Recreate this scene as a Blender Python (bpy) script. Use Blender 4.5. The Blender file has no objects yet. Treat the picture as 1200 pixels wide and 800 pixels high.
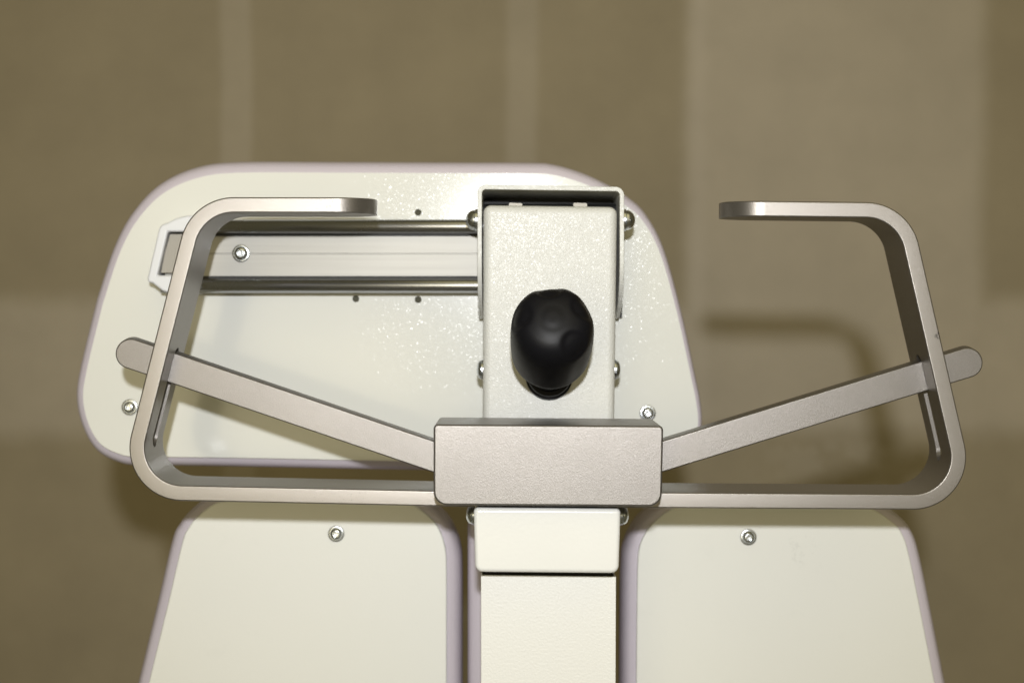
import bpy, bmesh, math, random
from mathutils import Vector, Matrix
random.seed(3)
S = bpy.context.scene
COL = S.collection
F = 2000.0            # focal length in photo pixels (1200 px wide)
H = 1.2               # camera height
PI = math.pi

def P(px, py, d):
    """measured photo point on the plane at distance d -> metres"""
    return Vector(((px-600)*d/F, d, H-(py-400)*d/F))

# ------------------------------------------------------------------ materials
def mat(name):
    m = bpy.data.materials.new(name); m.use_nodes = True
    nt = m.node_tree; return m, nt, nt.nodes['Principled BSDF']
def N(nt, t, **kw):
    n = nt.nodes.new(t)
    for k, v in kw.items():
        if k in n.inputs: n.inputs[k].default_value = v
        else: setattr(n, k, v)
    return n
def coord(nt):
    return nt.nodes.new('ShaderNodeNewGeometry').outputs['Position']
def mth(nt, op, a, b=None, c=None):
    n = nt.nodes.new('ShaderNodeMath'); n.operation = op
    for i, v in enumerate((a, b, c)):
        if v is None: continue
        if isinstance(v, (int, float)): n.inputs[i].default_value = v
        else: nt.links.new(v, n.inputs[i])
    return n.outputs[0]
def surf(name, base, rough, metal=0.0, grain=0.0, gscale=900, grain_d=0.001, var=0.05, vscale=8,
         coat=0.0, spec=0.5, fine=0.0, rvar=0.08, stretch=None, smudge=0.0, spark=0.0, sscale=900, srough=.09, spots=()):
    m, nt, b = mat(name); L = nt.links
    pos = coord(nt)
    if stretch:
        mp = N(nt, 'ShaderNodeMapping'); mp.inputs['Scale'].default_value = stretch
        L.new(pos, mp.inputs['Vector']); pos2 = mp.outputs[0]
    else: pos2 = pos
    n1 = N(nt, 'ShaderNodeTexNoise', Scale=vscale, Detail=5.0); L.new(pos, n1.inputs['Vector'])
    n2 = N(nt, 'ShaderNodeTexNoise', Scale=gscale, Detail=3.0); L.new(pos2, n2.inputs['Vector'])
    v = mth(nt, 'MULTIPLY_ADD', n1.outputs['Fac'], 2*var, 1-var)
    v2 = mth(nt, 'MULTIPLY_ADD', n2.outputs['Fac'], 2*fine, 1-fine)
    vv = mth(nt, 'MULTIPLY', v, v2)
    if smudge:
        n3 = N(nt, 'ShaderNodeTexNoise', Scale=38.0, Detail=7.0, Roughness=0.7); L.new(pos, n3.inputs['Vector'])
        mr = N(nt, 'ShaderNodeMapRange'); L.new(n3.outputs['Fac'], mr.inputs[0])
        mr.inputs[1].default_value = .6; mr.inputs[2].default_value = .78
        mr.inputs[3].default_value = 1; mr.inputs[4].default_value = 1-smudge
        vv = mth(nt, 'MULTIPLY', vv, mr.outputs[0])
    for (c, rad, dark, nsc, lo) in spots:
        dv = N(nt, 'ShaderNodeVectorMath', operation='DISTANCE'); L.new(pos, dv.inputs[0]); dv.inputs[1].default_value = c
        near = N(nt, 'ShaderNodeMapRange'); L.new(dv.outputs['Value'], near.inputs[0])
        near.inputs[1].default_value = rad*.5; near.inputs[2].default_value = rad; near.inputs[3].default_value = 1; near.inputs[4].default_value = 0
        ns = N(nt, 'ShaderNodeTexNoise', Scale=nsc, Detail=6.0, Roughness=.7); L.new(pos, ns.inputs['Vector'])
        th = N(nt, 'ShaderNodeMapRange'); L.new(ns.outputs['Fac'], th.inputs[0]); th.inputs[1].default_value = lo; th.inputs[2].default_value = lo+.06
        vv = mth(nt, 'MULTIPLY', vv, mth(nt, 'SUBTRACT', 1.0, mth(nt, 'MULTIPLY', mth(nt, 'MULTIPLY', near.outputs[0], th.outputs[0]), dark)))
    mx = N(nt, 'ShaderNodeVectorMath', operation='SCALE')
    mx.inputs[0].default_value = base; L.new(vv, mx.inputs['Scale'])
    L.new(mx.outputs[0], b.inputs['Base Color'])
    r = mth(nt, 'MULTIPLY_ADD', n1.outputs['Fac'], 2*rvar, rough-rvar)
    L.new(r, b.inputs['Roughness'])
    b.inputs['Metallic'].default_value = metal
    b.inputs['Specular IOR Level'].default_value = spec
    b.inputs['Coat Weight'].default_value = coat; b.inputs['Coat Roughness'].default_value = .15
    if grain:
        bp = N(nt, 'ShaderNodeBump', Strength=grain, Distance=grain_d)
        L.new(n2.outputs['Fac'], bp.inputs['Height']); L.new(bp.outputs[0], b.inputs['Normal'])
    if spark:
        vo = N(nt, 'ShaderNodeTexVoronoi', Scale=sscale); L.new(pos, vo.inputs['Vector'])
        a = N(nt, 'ShaderNodeVectorMath', operation='SUBTRACT'); L.new(vo.outputs['Color'], a.inputs[0]); a.inputs[1].default_value = (.5,.5,.5)
        sq = N(nt, 'ShaderNodeVectorMath', operation='ABSOLUTE'); L.new(a.outputs[0], sq.inputs[0])
        cu = N(nt, 'ShaderNodeVectorMath', operation='MULTIPLY'); L.new(sq.outputs[0], cu.inputs[0]); L.new(a.outputs[0], cu.inputs[1])
        k = N(nt, 'ShaderNodeVectorMath', operation='SCALE'); L.new(cu.outputs[0], k.inputs[0]); k.inputs['Scale'].default_value = spark*2
        g = nt.nodes.new('ShaderNodeNewGeometry')
        ad = N(nt, 'ShaderNodeVectorMath', operation='ADD'); L.new(g.outputs['Normal'], ad.inputs[0]); L.new(k.outputs[0], ad.inputs[1])
        nm = N(nt, 'ShaderNodeVectorMath', operation='NORMALIZE'); L.new(ad.outputs[0], nm.inputs[0])
        b.inputs['Coat Weight'].default_value = coat or .6; b.inputs['Coat Roughness'].default_value = srough
        L.new(nm.outputs[0], b.inputs['Coat Normal'])
    return m

M = {}
M['bronze'] = surf('blasted_bronze_metal', (.262,.243,.224), .38, .84, grain=.25, gscale=2400, grain_d=.0003, fine=.15, var=.06, smudge=.08, coat=.05, spark=.22, sscale=1800, srough=.2,
    spots=[(P(1089.5,335,1.01), .008, .8, 260, .48), (P(1100,393,1.0), .003, .6, 500, .45), (P(906,432,1.02), .02, .25, 420, .56), (P(400,572,1.0), .02, .3, 600, .58), (P(395,235,1.0), .016, .2, 500, .55)])
M['clamp']  = surf('satin_grained_metal', (.205,.191,.178), .40, .82, grain=.28, gscale=2300, grain_d=.0003, fine=.22, var=.07, vscale=14, smudge=.08, coat=.05, spark=.22, sscale=1800, srough=.2)
M['white']  = surf('white_powder_coat', (.68,.68,.65), .36, 0, grain=.7, gscale=1000, grain_d=.0007, var=.02, spec=.45, coat=.035, spark=.18, sscale=1500, srough=.15)
M['sleeve'] = surf('white_gloss_enamel', (.79,.79,.765), .2, 0, grain=.10, gscale=420, grain_d=.0008, var=.02, spec=.5)
M['cover']  = surf('cream_powder_coat', (.79,.785,.75), .42, 0, grain=.25, gscale=700, grain_d=.0008, var=.02)
M['board']  = surf('cream_sparkle_board', (.715,.72,.685), .11, 0, grain=.0, gscale=700, grain_d=.0006, coat=.06, spark=.15, sscale=2100, srough=.12, var=.025, vscale=5, spec=.25, rvar=.01, smudge=.02)
M['board_l']  = surf('cream_matt_board', (.80,.80,.755), .3, 0, grain=.05, gscale=520, grain_d=.0008, var=.03, vscale=5, rvar=.05, smudge=.03, spots=[(P(940,645,1.112), .014, .07, 200, .54)])
M['lilac']  = surf('lilac_vinyl', (.57,.52,.58), .42, 0, grain=.15, gscale=900, grain_d=.0006, var=.04)
M['seam']  = surf('cushion_seam', (.20,.16,.20), .6)
M['plate'] = surf('dull_grey_plate', (.30,.28,.245), .5, .3, grain=.1)
M['alu']    = surf('satin_aluminium', (.37,.36,.335), .52, .5, grain=.12, gscale=500, grain_d=.0004, fine=.08, stretch=(.02,1,1))
M['rod']    = surf('polished_steel_rod', (.46,.47,.50), .26, 1.0, grain=.05, gscale=500, grain_d=.0003, stretch=(.02,1,1))
M['cap']    = surf('pale_zinc_cap', (.74,.75,.78), .35, 0, grain=.05, var=.05)
M['zinc']   = surf('bright_zinc', (.62,.65,.68), .24, 1.0, grain=.05, gscale=1200, var=.12, vscale=200)
M['brass']  = surf('yellow_zinc', (.55,.52,.28), .3, 1.0)
M['rubber'] = surf('black_rubber', (.006,.006,.008), .45, 0, grain=.10, gscale=1500, grain_d=.0004, var=.15, vscale=60, spec=.22, rvar=.05)
M['hole']  = surf('hole_shade_dark', (.06,.055,.03), .7)
M['black']  = surf('black_part_and_gap_shade', (.012,.012,.012), .6)  # pivot tube, and pieces whose black stands in for shade in gaps

# ------------------------------------------------------------------ helpers
WPOS = {}
def link(name, me, material, parent=None, smooth='angle', ang=35, bevel=0, bseg=3):
    xs = [v.co for v in me.vertices]
    c = Vector([(min(v[i] for v in xs)+max(v[i] for v in xs))/2 for i in range(3)])
    me.transform(Matrix.Translation(-c))
    me.materials.clear(); me.materials.append(material)
    bm = bmesh.new(); bm.from_mesh(me)
    bmesh.ops.recalc_face_normals(bm, faces=bm.faces)
    for f in bm.faces: f.smooth = True
    if not bevel:
        for e in bm.edges:
            e.smooth = not (len(e.link_faces) == 2 and e.calc_face_angle(0) > math.radians(ang))
    bm.to_mesh(me); bm.free()
    me.name = name
    o = bpy.data.objects.new(name, me); COL.objects.link(o)
    WPOS[o] = c
    o.location = c
    if parent:
        o.parent = parent; o.location = c - WPOS[parent]
    if bevel:
        md = o.modifiers.new('bevel', 'BEVEL'); md.width = bevel; md.segments = bseg
        md.limit_method = 'ANGLE'; md.angle_limit = math.radians(40); md.harden_normals = True
    return o

def mesh(verts, faces):
    me = bpy.data.meshes.new('m'); me.from_pydata([tuple(v) for v in verts], [], faces); me.update(); return me

def fillet(pts, rad, seg=14, closed=True):
    out = []; n = len(pts)
    for i, p in enumerate(pts):
        r = rad[i] if isinstance(rad, (list, tuple)) else rad
        p = Vector(p)
        if (not closed and i in (0, n-1)) or r <= 0: out.append(p); continue
        a = Vector(pts[i-1]) - p; b = Vector(pts[(i+1) % n]) - p
        a.normalize(); b.normalize()
        th = a.angle(b); t = r/math.tan(th/2)
        c = p + (a+b).normalized()*(r/math.sin(th/2))
        p0, p1 = p+a*t, p+b*t
        a0 = math.atan2((p0-c).y, (p0-c).x); a1 = math.atan2((p1-c).y, (p1-c).x)
        d = (a1-a0+PI) % (2*PI) - PI
        for k in range(seg+1):
            q = a0+d*k/seg; out.append(c+Vector((math.cos(q), math.sin(q)))*r)
    return out

def catmull(pts, sub=8, closed=True):
    out = []; n = len(pts)
    for i in range(n):
        p0, p1, p2, p3 = [Vector(pts[(i+j-1) % n]) for j in range(4)]
        for k in range(sub):
            t = k/sub
            out.append(.5*((2*p1)+(p2-p0)*t+(2*p0-5*p1+4*p2-p3)*t*t+(3*p1-p0-3*p2+p3)*t**3))
    return out

def prism(loop, d0, d1, up=0.0):
    """closed outline (photo px) standing at distance d0, extruded straight back to d1 (rising by up per metre)"""
    n = len(loop); t = d1-d0
    A = [P(p[0], p[1], d0) for p in loop]
    B = [a+Vector((0, t, t*up)) for a in A]
    fs = [list(range(n)), list(range(2*n-1, n-1, -1))]
    fs += [[i, (i+1) % n, n+(i+1) % n, n+i] for i in range(n)]
    return mesh(A+B, fs)

def offs(loop3, prof, bias=0.0, bx=0.0, cap=True):
    """rings of an outline (in x,z) pushed outward: prof = [(depth, offset)...]"""
    n = len(loop3); c = sum(loop3, Vector())/n
    nor = []
    for i in range(n):
        t = loop3[(i+1) % n]-loop3[i-1]; q = Vector((t.z, 0, -t.x)).normalized()
        if q.dot(loop3[i]-c) < 0: q = -q
        nor.append(q)
    V = []; Fs = []
    for (d, o) in prof:
        for i in range(n):
            V.append(loop3[i]+nor[i]*o*(1+bias*nor[i].z+bx*nor[i].x+(1.5*bx if bx else 0)*nor[i].x**2)+Vector((0, d, 0)))
    for k in range(len(prof)-1):
        for i in range(n):
            j = (i+1) % n; Fs.append([k*n+i, k*n+j, (k+1)*n+j, (k+1)*n+i])
    if cap: Fs.append(list(range(n)))
    Fs.append(list(range(len(V)-1, len(V)-n-1, -1)))
    return mesh(V, Fs)

def lathe(prof, origin, axis, seg=40, fn=None):
    z = Vector(axis).normalized(); x = z.cross(Vector((0, 0, 1)))
    if x.length < .01: x = Vector((1, 0, 0))
    x.normalize(); y = z.cross(x)      # y: roughly 'down/up'
    V = []; Fs = []; m = len(prof)
    for i, (t, r) in enumerate(prof):
        for k in range(seg):
            a = 2*PI*k/seg; rr, tt = (r, t) if fn is None else fn(t, r, a)
            V.append(Vector(origin)+z*tt+(x*math.cos(a)+y*math.sin(a))*rr)
    for i in range(m-1):
        for k in range(seg):
            j = (k+1) % seg; Fs.append([i*seg+k, i*seg+j, (i+1)*seg+j, (i+1)*seg+k])
    Fs.append(list(range(seg))); Fs.append(list(range(m*seg-1, (m-1)*seg-1, -1)))
    return mesh(V, Fs)

def boolean(me, cutters):
    o = bpy.data.objects.new('tmp', me); COL.objects.link(o); tmp = [o]
    bm = bmesh.new(); bm.from_mesh(me); bmesh.ops.recalc_face_normals(bm, faces=bm.faces); bm.to_mesh(me); bm.free()
    for c in cutters:
        bm = bmesh.new(); bm.from_mesh(c); bmesh.ops.recalc_face_normals(bm, faces=bm.faces); bm.to_mesh(c); bm.free()
        q = bpy.data.objects.new('tmp', c); COL.objects.link(q); tmp.append(q)
        md = o.modifiers.new('b', 'BOOLEAN'); md.object = q; md.operation = 'DIFFERENCE'; md.solver = 'EXACT'
    bpy.context.view_layer.update()
    dg = bpy.context.evaluated_depsgraph_get()
    res = bpy.data.meshes.new_from_object(o.evaluated_get(dg))
    for q in tmp: bpy.data.objects.remove(q)
    return res

def join(*mes):
    bm = bmesh.new()
    for m in mes: bm.from_mesh(m)
    me = bpy.data.meshes.new('m'); bm.to_mesh(me); bm.free(); return me

def box(x0, x1, y0, y1, z0, z1):
    v = [(x, y, z) for x in (x0, x1) for y in (y0, y1) for z in (z0, z1)]
    return mesh(v, [[0,1,3,2],[4,6,7,5],[0,4,5,1],[2,3,7,6],[0,2,6,4],[1,5,7,3]])

# ------------------------------------------------------------------ the thing
root = bpy.data.objects.new('treatment_chair', None); COL.objects.link(root)
root.location = (0.02, 1.08, 0.55); WPOS[root] = Vector(root.location); root.empty_display_size = .1
root['label'] = 'back of a cream and lilac padded treatment chair with bronze metal handles'
root['category'] = 'treatment chair'

# ---- screws
def screw_face(px, py, d, parent, r=.0052, rot=0.0):
    o = P(px, py, d); ax = (0, -1, 0)
    def fn(t, rr, a):
        if rr < r*.34 and t < .0030:      # hexagonal socket
            q = (a+rot) % (PI/3)-PI/6
            return rr*math.cos(PI/6)/math.cos(q), t
        return rr, t
    prof = [(-.001, r*1.02), (.0006, r*1.02), (.0009, r*.96), (.0009, r*.80), (.0018, r*.76), (.0027, r*.62), (.0032, r*.42),
            (.0032, r*.345), (.0029, r*.33), (.0012, r*.32), (.0011, .0001)]
    return link('screw', lathe(prof, o, ax, 36, fn), M['zinc'], parent, ang=50)

def bolt_side(px, py, d, sx, parent, r=.0064, h=.0062, washer=True, m='zinc'):
    """button head looking sideways; px is where the head meets the plate"""
    o = P(px, py, d); ax = (sx, 0, 0)
    prof = [(-.002, r*1.02)]
    if washer: prof += [(.0012, r*1.02), (.0016, r*.9)]
    for k in range(7):
        a = k/6*PI/2*.82
        prof.append((.0018+(h-.0018)*math.sin(a)/math.sin(PI/2*.82), r*.93*math.cos(a)))
    prof += [(h-.0002, r*.24), (h-.002, r*.22), (h-.002, .0001)]
    return link('bolt', lathe(prof, o, ax, 32), M[m], parent, ang=50)

# ---- padded boards
def pad(pts, d, prof, material, screws, bias=0.0, bx=0.0, holes=(), thick=.009, sub=8):
    loop = catmull(pts, sub)
    me = prism(loop, d, d+thick)
    if holes:
        me = boolean(me, [lathe([(-.004, .0023), (thick-.001, .0023)], P(x, y, d), (0, 1, 0), 24) for x, y in holes])
        b = link('pad_board', me, material, root, ang=40)
        for x, y in holes: link('hole_shade_disc', lathe([(0,.0001),(0,.00228),(.001,.00228),(.001,.0001)], P(x, y, d+.0022), (0,1,0), 20), M['hole'], b)  # dark disc puts the hole's shade into colour
    else:
        b = link('pad_board', me, material, root, bevel=.0012, bseg=2)
    l3 = [P(p[0], p[1], d+.0035) for p in loop]
    link('cushion', offs(l3, prof, bias, bx, cap=False), M['lilac'], b, ang=75)
    for i, (x, y) in enumerate(screws): screw_face(x, y, d, b, rot=.4+i)
    return b

DP = 1.125
upper = [(282,202.5),(400,202.5),(530,203),(620,203.3),(648,205),(678,213),(706,225),(732,240),(754,260),(774,298),(794,369),(811,447),(816,472),(818,495),(814,518),
         (800,534),(775,542),(700,542.5),(600,541.5),(448,539.5),(300,536.5),(190,535),(160,535),(141,532),(118,520),(104,497),(97.5,468),(101,437),(117,370),(124,345),(141,295),(161,258),(191,227),(232,208.5)]
prof_u = [(0,-.001),(.0006,.0028),(.004,.0057),(.010,.0073),(.020,.0080),(.036,.0078),(.050,.0055),(.058,.0005),(.061,-.010)]
pb = pad(upper, DP, prof_u, M['board'], [(152,477),(759,484)], bias=.12, bx=-.2, holes=[(490,249),(490,351),(417,350)])
link('seam', box(P(449.6,0,1.14).x, P(451,0,1.14).x, DP+.012, DP+.04, P(0,548.4,1.14).z, P(0,540,1.14).z), M['seam'], pb)
pb['label'] = 'wide cream board behind the handles with rail and small holes'

DL = 1.112
lower_l = [(300,584.5),(380,584),(440,584.5),(470,587.5),(487,593),(508,610),(517,625),(522,642),(523.5,665),(523.5,730),(523.5,800),(523.5,900),(523,1000),(520,1060),(490,1090),(400,1095),(250,1095),(140,1092),(108,1070),(112,1040),(146,915),(174.5,797),(197.5,702),(213,636),(220,619),(231,605),(251,590),(272,586)]
lower_r = [(830,586.5),(900,586),(970,587),(1000,590),(1024,597),(1044,610),(1057.5,625),(1068,660),(1090,770),(1096,800),(1118,900),(1146,1030),(1150,1065),(1120,1090),(1020,1095),(850,1095),(770,1090),(748,1065),(745,1000),(745,900),(745.5,800),(746,730),(747,665),(749,642),(756,625),(767,611),(788,596),(805,589)]
prof_l = [(0,-.001),(.0006,.0040),(.003,.0066),(.008,.0086),(.017,.0097),(.030,.0097),(.046,.008),(.056,.003),(.060,-.010)]
p1 = pad(lower_l, DL, prof_l, M['board_l'], [(394,625)], bias=-.4)
p1['label'] = 'cream board to the left of the column, lilac edge, one screw near its top'
p2 = pad(lower_r, DL, prof_l, M['board_l'], [(877,629)], bias=-.4)
p2['label'] = 'cream board to the right of the column, lilac edge, one screw near its top'

# narrow cushion between the two lower boards, behind the column
cl = fillet([(556,600),(705,600),(705,1090),(556,1090)], 18)
cc = link('cushion', offs([P(p[0], p[1], 1.118) for p in cl], [(0,-.006),(.0005,.0005),(.003,.0030),(.007,.0044),(.012,.0048),(.016,.0040),(.0175,.0032),(.019,.0042),(.030,.0052),(.045,.004),(.052,-.004)]), M['lilac'], root, ang=75)
cc['label'] = 'narrow lilac cushion edge just left of the lower column'

# ---- rail on the wide board
def rail():
    x0, x1 = 176, 640
    zt, zb = P(0,277,1.11).z, P(0,322,1.11).z
    X0 = lambda z: P(196.5+(271.5-(400-(z-H)*F/1.11))*(12/50.5)*.9+8, 400, 1.11).x   # slanted end
    prof = []          # (y,z) section from the top round
    R = .0046; ct = P(0,265.5,1.108).z; cb = P(0,334.5,1.108).z; yc = 1.108
    pts = [(DP-.0005, ct+R)]
    for k in range(15):
        a = PI/2-PI*k/14; pts.append((yc-R*math.sin(PI*k/14)*1.0, ct+R*math.cos(PI*k/14)))
    pts += [(yc+.0022, ct-R-.0002), (yc+.0022, ct-R-.0012), (yc+.0014, ct-R-.0016)]
    zm = P(0,297.5,1.11).z
    pts += [(yc+.0014, zm+.0005), (yc+.0022, zm+.0003), (yc+.0022, zm-.0003), (yc+.0014, zm-.0005)]
    pts += [(yc+.0014, cb+R+.0016), (yc+.0022, cb+R+.0012), (yc+.0022, cb+R+.0002)]
    for k in range(15): pts.append((yc-R*math.sin(PI*k/14), cb+R*math.cos(PI*k/14)))
    pts.append((DP-.0005, cb-R))
    n = len(pts); V = [Vector((X0(z), y, z)) for y, z in pts]+[Vector((P(x1,0,1.11).x, y, z)) for y, z in pts]
    Fs = [list(range(n)), list(range(2*n-1, n-1, -1))]+[[i, (i+1) % n, n+(i+1) % n, n+i] for i in range(n)]
    o = link('rail', mesh(V, Fs), M['alu'], root, ang=30)
    outer = [(236,252),(219,252.5),(206,256),(196,261),(188.5,263.5),(186,268),(179,298),(173,324),(172.5,330),(179,332),(184,336),(190.5,341),(199,343.5),(230,343.5)]
    inner = [(230,322.5),(184.5,322.5),(190.5,297),(196.5,271.5),(236,271.5)]
    for c in (265.5, 334.5):
        z = P(0,c,1.106).z; xs = P(206 if c < 300 else 200,0,1.106).x
        link('guide_rod', lathe([(0,.0001),(0,.0040),(.0006,.0046),(.26,.0046),(.26,.0001)], (xs, 1.106, z), (1,0,0), 28), M['rod'], o, ang=50)
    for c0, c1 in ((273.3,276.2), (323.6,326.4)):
        link('rod_shade_strip', box(P(210,0,1.11).x, P(600,0,1.11).x, 1.1065, 1.112, P(0,c1,1.109).z, P(0,c0,1.109).z), M['black'], o)  # black strips stand in for the shadow lines between rods and channel
    cap = link('end_cap', prism(outer+inner, 1.0985, DP-.0008), M['cap'], o, bevel=.0014, bseg=3)
    link('end_plate', prism([(228,320),(188,320),(192.5,297),(199,274),(228,274)], 1.1035, DP-.001), M['plate'], o, bevel=.0004, bseg=1)
    screw_face(282.5, 297, yc+.0014, o, r=.0056, rot=.2)
    return o
rail()

# ---- pivot bracket (folded plate) and its bolts
def bracket():
    db, t = 1.058, .0028
    o3 = fillet([(559.5,372),(559.5,216.5),(731.5,219),(731.5,372)], 10, 8, closed=False)
    ax = [P(p[0], p[1], db) for p in o3]
    n = len(ax); ctr = P(645, 400, db)
    inn = []
    for i in range(n):
        a = ax[max(i-1,0)]; b = ax[min(i+1,n-1)]; tg = (b-a).normalized(); q = Vector((tg.z, 0, -tg.x))
        if q.dot(ctr-ax[i]) < 0: q = -q
        inn.append(ax[i]+q*t)
    # refine the two side plates downwards so their front edge can curve back
    def sub(path):
        out = []
        L0, L1 = path[0], path[1]
        for k in range(16): out.append(L0.lerp(L1, k/16))
        out += path[1:-1]
        for k in range(17): out.append(path[-2].lerp(path[-1], k/16))
        return out
    O, I = sub(ax), sub(inn); n = len(O)
    zc, zb = P(0,300,db).z, P(0,373,db).z
    ys = []
    for p in O:
        u = max(0, min(1, (zc-p.z)/(zc-zb)))
        ys.append(db+(DP-.004-db)*(1-math.sqrt(max(0, 1-u**2.2))))
    V = []
    for i in range(n):
        y0 = ys[i]; y1 = DP-.0006
        for q, y in ((O[i], y0), (O[i], y1), (I[i], y1), (I[i], y0)):
            V.append(Vector((q.x, y, q.z)))
    Fs = [[0,1,2,3], [4*n-1,4*n-2,4*n-3,4*n-4]]
    for i in range(n-1):
        for k in range(4):
            Fs.append([4*i+k, 4*i+(k+1) % 4, 4*(i+1)+(k+1) % 4, 4*(i+1)+k])
    b = link('pivot_bracket', mesh(V, Fs), M['white'], root, bevel=.0006, bseg=2)
    bolt_side(559.2, 258, 1.074, -1, b, r=.0068, h=.0072)
    bolt_side(730.6, 258, 1.074, 1, b, r=.0068, h=.0072)
    # pivot tube between the cheeks; black plate stands in for the gap's shade
    link('pivot_tube', lathe([(0,.005),(.088,.005)], P(565, 248, 1.098), (1,0,0), 24), M['black'], b)
    link('gap_shade_plate', box(P(563,0,1.12).x, P(729,0,1.12).x, 1.1195, 1.1235, P(0,372,1.12).z, P(0,230,1.12).z), M['black'], b)
    return b
bracket()

# ---- upper column tube
DC = 1.05
def column():
    w = [(566.5, 239.8), (723.5, 242), (717.5, 700), (565, 700)]
    me = prism([Vector(p) for p in w], DC, DC+.062, up=0.0)
    o = link('column', me, M['white'], root, bevel=.0048, bseg=5)
    # hollow-looking open top: thin lip and two weld tabs
    bolt_side(566.5, 433, 1.075, -1, o, r=.0062, h=.0042)
    bolt_side(719.5, 433, 1.075, 1, o, r=.0062, h=.0042)
    for x0, x1 in ((596.5, 612), (672, 688)):
        link('weld_tab', prism(fillet([(x0,237.6),(x1,238.2),(x1,243),(x0,243)], 1.5, 4), DC+.006, DC+.02), M['plate'], o)
    return o
column()

# ---- black grip knob
def knob():
    A = P(643.5, 441.5, DC+.001); B = P(648, 371, .955)
    ax = (B-A); Lk = ax.length
    prof = []
    raw = [(0,.0116),(.012,.0116),(.024,.0118),(.0335,.0122),(.0345,.0140),(.0352,.0190),(.0362,.0216),(.0385,.0230),(.043,.0236),(.052,.0240),
           (.060,.0242),(.067,.0241),(.073,.0237),(.0780,.0227),(.0815,.0211),(.0840,.0188),(.0857,.0160),(.0868,.0128),(.0875,.0096),(.0878,.0066),(.0882,.0036),(.0883,.0015),(.0883,.0001)]
    # resample smoothly
    pts = [Vector(p) for p in raw]; s = Lk/.0883
    fine = []
    for i in range(len(pts)-1):
        p0 = pts[max(i-1,0)]; p1 = pts[i]; p2 = pts[i+1]; p3 = pts[min(i+2,len(pts)-1)]
        for k in range(5):
            t = k/5; q = .5*((2*p1)+(p2-p0)*t+(2*p0-5*p1+4*p2-p3)*t*t+(3*p1-p0-3*p2+p3)*t**3)
            fine.append((q.x*s, max(q.y, .0001)))
    fine.append((pts[-1].x*s, .0001))
    ths = [math.radians(q)+PI for q in (96, 24, -50, 172)]
    cs = [(Vector((math.cos(th), math.sin(th)))*.0178, .0805) for th in ths]
    def fn(t, r, a):
        rr, tt = r, t; p = Vector((math.cos(a), math.sin(a)))*r
        for th, (c, tc) in zip(ths, cs):
            d = math.sqrt((p-c).length_squared+(t/s-tc)**2)/.0085
            k = 1/(1+math.exp((d-.93)*14))
            rr -= .0009*k*min(1, r/.012); tt -= .0013*k
            q = (a-th+PI) % (2*PI)-PI
            if t/s < .080: rr -= .0008*math.exp(-(q*r/.0055)**2)*max(0, min(1, (t/s-.036)/.008))*max(0, min(1, (.080-t/s)/.02))
        return max(rr, .0001), tt
    k = link('knob', lathe(fine, A, ax, 120, fn), M['rubber'], root, ang=60)
    link('collar', lathe([(-.002,.0145),(.0035,.0145),(.004,.0135),(.0075,.013)], A, (0,-1,.18), 40), M['rubber'], k)
    return k
knob()

# ---- sleeve and lower column cover
sl = link('column_sleeve', prism(fillet([(555,594.5),(727.5,596),(725,671.5),(557,670)], [5,5,9,9], 6), .972, 1.085), M['sleeve'], root, bevel=.0046, bseg=6)
bolt_side(556, 602.5, 1.03, -1, sl, r=.0062, h=.005)
bolt_side(727, 603, 1.03, 1, sl, r=.0062, h=.005)
link('gap_shade_core', prism([(567,660),(718,660),(718,700),(567,700)], 1.01, 1.088), M['black'], root)  # black core stands in for shade in the gap below the sleeve
cov = prism([(563.5,673.4),(722,675.4),(720,1180),(564,1180)], 1.0, 1.095)
cut = prism([(565.5,640),(720,640),(718,1178),(566,1178)], 1.0025, 1.093)
link('column_cover', boolean(cov, [cut]), M['cover'], root, bevel=.0006, bseg=2)

# ---- clamp block
link('clamp_block', prism(fillet([(508,497),(777.5,499),(775.5,593.5),(508,591.8)], [5,5,16,16], 8), .965, 1.03, up=.018), M['clamp'], root, bevel=.0013, bseg=3)

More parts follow.
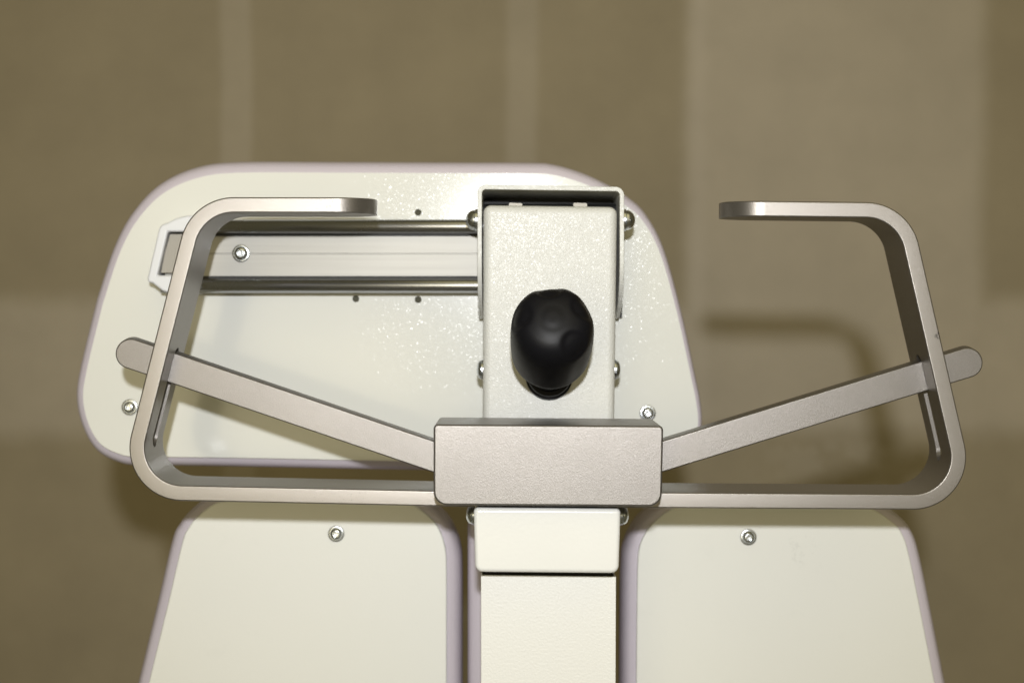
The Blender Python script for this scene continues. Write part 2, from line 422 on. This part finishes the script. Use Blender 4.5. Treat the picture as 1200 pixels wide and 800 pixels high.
# ---- handles: bent flat strap, full-round tip
TH, DEP, CH, UP = .0091, .053, .0009, .026
def strap(corners, R, tip_r=.0235):
    """corners: tip, top corner, bottom corner, end  (outer edge, photo px at 1.0 m)"""
    c3 = [P(x, y, 1.0) for x, y in corners]
    c2 = [Vector((p.x, p.z)) for p in c3]
    r = [0, R[0], R[1], 0]
    base = fillet(c2, r, 28, closed=False)
    tipdir = (base[1]-base[0]).normalized()
    start = []
    for k in range(16):
        a = PI/2*k/16; start.append((base[0]+tipdir*tip_r*(1-math.cos(a)), tip_r*(1-math.sin(a))))
    rows = start+[(base[0]+tipdir*tip_r, 0.0)]+[(b, 0.0) for b in base[1:]]
    cen = Vector(((c2[0].x+c2[1].x)/2, (c2[0].y+c2[2].y)/2))
    n = len(rows); V = []
    for i, (p, cutb) in enumerate(rows):
        a = rows[max(i-1,0)][0]; b = rows[min(i+1,n-1)][0]
        tg = (b-a).normalized(); q = Vector((-tg.y, tg.x))
        if q.dot(cen-p) < 0: q = -q
        y0, y1 = cutb, DEP-cutb*.9
        if i == 0: y0, y1 = DEP/2-.0022, DEP/2+.0022
        sec = []
        for (u, y, du, dy) in ((0,y0,1,1),(0,y1,1,-1),(TH,y1,-1,-1),(TH,y0,-1,1)):
            ang = [0, 1, 2, 3]
            arc = [(1-math.sin(k*PI/6), 1-math.cos(k*PI/6)) for k in range(4)]   # quarter round
            order = arc if (du*dy) > 0 else arc[::-1]
            ch = min(CH, (y1-y0)/3)
            for (s1, s2) in order: sec.append((u+du*ch*(s1), y+dy*ch*(s2)))
        for (u, y) in sec:
            w = p+q*u
            V.append(Vector((w.x, 1.0+y, w.y+y*UP)))
    m = 16; Fs = [list(range(m)), list(range(n*m-1, (n-1)*m-1, -1))]
    for i in range(n-1):
        for k in range(m): Fs.append([i*m+k, i*m+(k+1) % m, (i+1)*m+(k+1) % m, (i+1)*m+k])
    return mesh(V, Fs)

def slot(a, b, d0, d1, inward):
    """slot through the strap between two points given on its outer front edge"""
    A, B = P(*a, 1.0), P(*b, 1.0); ax = (B-A).normalized()
    q = Vector((-ax.z, 0, ax.x)); q = q if q.x*inward > 0 else -q
    r = (d1-d0)/2; mid = (d0+d1)/2; V = []
    ring = [(-r*math.sin(PI*k/8), mid-r*math.cos(PI*k/8)) for k in range(9)]
    L = (B-A).length
    ring += [(L+r*math.sin(PI*k/8), mid+r*math.cos(PI*k/8)) for k in range(9)]
    for u in (-.01, .03):
        for s, y in ring: V.append(A+ax*s+q*u+Vector((0, y, y*UP)))
    n = len(ring)
    return mesh(V, [list(range(n)), list(range(2*n-1, n-1, -1))]+[[i, (i+1) % n, n+(i+1) % n, n+i] for i in range(n)])

AD = .0225; AT = .0095
hl = boolean(strap([(437,231.3),(224,231),(134,585),(560,594)], [.032,.031]), [slot((178.2,418),(155,511), AD-.0012, AD+AT+.0030, 1)])
h1 = link('handle', hl, M['bronze'], root, ang=50)
hr = boolean(strap([(850.5,235),(1066,237.5),(1148.5,597.5),(700,594.5)], [.032,.031]), [slot((1106.5,427),(1130.5,527), AD-.0012, AD+AT+.0030, -1)])
h2 = link('handle', hr, M['bronze'], root, ang=50)
for h in (h1, h2):
    w = h.modifiers.new('weighted_normal', 'WEIGHTED_NORMAL'); w.keep_sharp = True; w.weight = 80; w.mode = 'FACE_AREA'
h1['label'] = 'bent flat metal handle on the left in front of the wide board'
h2['label'] = 'bent flat metal handle on the right in front of the bare wall'

# ---- support arms through the slots
def arm(end, base, rpx):
    e, b = Vector(end), Vector(base); ax = (b-e).normalized(); q = Vector((-ax.y, ax.x))
    a0 = math.atan2(q.y, q.x); pts = []
    for k in range(25):
        a = a0+PI*k/24
        pts.append(e+Vector((math.cos(a), math.sin(a)))*rpx)
    pts += [b-q*rpx, b+q*rpx]
    return prism(pts, 1+AD, 1+AD+AT, up=.14)
a1 = link('support_arm', arm((152.8,414.5), (545,547.5), 17.6), M['clamp'], root, bevel=.0009, bseg=3)
a2 = link('support_arm', arm((1134.3,425), (740,546), 17.6), M['clamp'], root, bevel=.0009, bseg=3)

# ------------------------------------------------------------------ wall (taped drywall, unpainted)
def wall():
    m, nt, b = mat('taped_drywall'); L = nt.links
    pos = coord(nt)
    nz = N(nt, 'ShaderNodeTexNoise', Scale=3.2, Detail=5.0, Roughness=.6); L.new(pos, nz.inputs['Vector'])
    sep = nt.nodes.new('ShaderNodeSeparateXYZ'); L.new(pos, sep.inputs[0])
    wob = mth(nt, 'MULTIPLY_ADD', nz.outputs['Fac'], .05, -.025)
    nz2 = N(nt, 'ShaderNodeTexNoise', Scale=26.0, Detail=4.0); L.new(pos, nz2.inputs['Vector'])
    wob2 = mth(nt, 'MULTIPLY_ADD', nz2.outputs['Fac'], .012, -.006)
    wv = mth(nt, 'ADD', wob, wob2)
    X = mth(nt, 'ADD', sep.outputs['X'], mth(nt, 'MULTIPLY', wv, .45)); Z = mth(nt, 'ADD', sep.outputs['Z'], wv)
    def step(v, e, w):
        n = N(nt, 'ShaderNodeMapRange', interpolation_type='SMOOTHSTEP'); L.new(v, n.inputs[0])
        n.inputs[1].default_value = e-w*1.5; n.inputs[2].default_value = e+w*1.5; return n.outputs[0]
    def band(v, a, b_, w): return mth(nt, 'MULTIPLY', step(v, a, w), mth(nt, 'SUBTRACT', 1.0, step(v, b_, w)))
    zz = lambda py: H-(py-400)/1000*1.0
    xx = lambda px: (px-600)/1000
    s1 = mth(nt, 'MULTIPLY', band(X, xx(259), xx(296), .004), .45)
    s2 = mth(nt, 'MULTIPLY', band(X, xx(594), xx(630), .005), .42)
    s3 = mth(nt, 'MULTIPLY', band(X, xx(806), xx(1152), .010), mth(nt, 'MULTIPLY', step(Z, zz(505), .010), .80))
    s3b = mth(nt, 'MULTIPLY', band(X, xx(806), xx(828), .006), mth(nt, 'MULTIPLY', step(Z, zz(505), .010), .22))
    s4 = mth(nt, 'MULTIPLY', band(Z, zz(506), zz(352), .012), .72)
    s5 = mth(nt, 'MULTIPLY', mth(nt, 'MULTIPLY', band(X, xx(905), xx(1060), .05), band(Z, zz(565), zz(495), .02)),
             mth(nt, 'MULTIPLY', mth(nt, 'GREATER_THAN', nz2.outputs['Fac'], .5), .25))
    mk = mth(nt, 'MAXIMUM', mth(nt, 'MAXIMUM', s1, s2), mth(nt, 'MAXIMUM', s3, s4))
    mk = mth(nt, 'MAXIMUM', mk, s5); mk = mth(nt, 'ADD', mk, s3b)
    cr = nt.nodes.new('ShaderNodeMix'); cr.data_type = 'RGBA'
    cr.inputs['A'].default_value = (.34,.289,.200,1); cr.inputs['B'].default_value = (.475,.42,.34,1)
    L.new(mk, cr.inputs['Factor'])
    nz3 = N(nt, 'ShaderNodeTexNoise', Scale=9.0, Detail=6.0, Roughness=.65); L.new(pos, nz3.inputs['Vector'])
    sc = N(nt, 'ShaderNodeVectorMath', operation='SCALE'); L.new(cr.outputs['Result'], sc.inputs[0])
    L.new(mth(nt, 'MULTIPLY_ADD', nz3.outputs['Fac'], .36, .82), sc.inputs['Scale'])
    L.new(sc.outputs[0], b.inputs['Base Color'])
    b.inputs['Roughness'].default_value = .8; b.inputs['Specular IOR Level'].default_value = .25
    bp = N(nt, 'ShaderNodeBump', Strength=.25, Distance=.002)
    L.new(mk, bp.inputs['Height']); L.new(bp.outputs[0], b.inputs['Normal'])
    me = mesh([(-3,2,-.2),(3,2,-.2),(3,2,2.9),(-3,2,2.9),(-3,2.1,-.2),(3,2.1,-.2),(3,2.1,2.9),(-3,2.1,2.9)],
              [[0,1,2,3],[7,6,5,4],[0,4,5,1],[3,2,6,7],[0,3,7,4],[1,5,6,2]])
    o = link('wall', me, m)
    o['kind'] = 'structure'; o['label'] = 'unpainted brown drywall with pale bands of joint compound behind the chair'; o['category'] = 'wall'
wall()

# ------------------------------------------------------------------ light
W = bpy.data.worlds.new('World'); S.world = W; W.use_nodes = True
bg = W.node_tree.nodes['Background']; bg.inputs[0].default_value = (1.0,.86,.45,1); bg.inputs[1].default_value = .10

fl = bpy.data.lights.new('camera_flash', 'SPOT'); fl.energy = 55; fl.shadow_soft_size = .02
fl.spot_size = math.radians(61); fl.spot_blend = 1.0; fl.color = (.965,.98,1.0)
fo = bpy.data.objects.new('camera_flash', fl); COL.objects.link(fo); fo.location = (0, -.235, H+.1555)
fo.rotation_euler = (math.radians(90-2), 0, 0)

def area(name, loc, target, size, e, col):
    a = bpy.data.lights.new(name, 'AREA'); a.shape = 'RECTANGLE'; a.size, a.size_y = size; a.energy = e; a.color = col
    o = bpy.data.objects.new(name, a); COL.objects.link(o); o.location = loc
    o.rotation_euler = (Vector(target)-Vector(loc)).to_track_quat('-Z', 'Y').to_euler()
area('room_light', (.6, -2.4, 1.9), (0, 1.1, 1.2), (5.0, 2.6), 17, (1.0,.87,.55))
area('board_reflection_fill', (-.72, -2.3, 1.15), (-.3, 1.1, 1.15), (.95, 1.3), 12, (1.0,.87,.55))  # added unseen panel, placed to give the wide board a bright reflection
area('ceiling_lamp', (.4, -.3, 2.9), (.1, 1.6, 1.1), (2.2, 1.6), 8, (1.0,.86,.42))

# ------------------------------------------------------------------ camera
cam = bpy.data.cameras.new('camera'); co = bpy.data.objects.new('camera', cam); COL.objects.link(co)
co.location = (0, 0, H); co.rotation_euler = (PI/2, 0, 0)
cam.sensor_width = 36; cam.lens = 36*F/1200; cam.clip_start = .02; cam.clip_end = 50
cam.dof.use_dof = True; cam.dof.focus_distance = 1.0; cam.dof.aperture_fstop = 6.0
S.camera = co
S.cycles.caustics_reflective = False; S.cycles.caustics_refractive = False
S.render.resolution_x = 1024; S.render.resolution_y = 682
S.view_settings.view_transform = 'Standard'; S.view_settings.look = 'None'; S.view_settings.exposure = 0
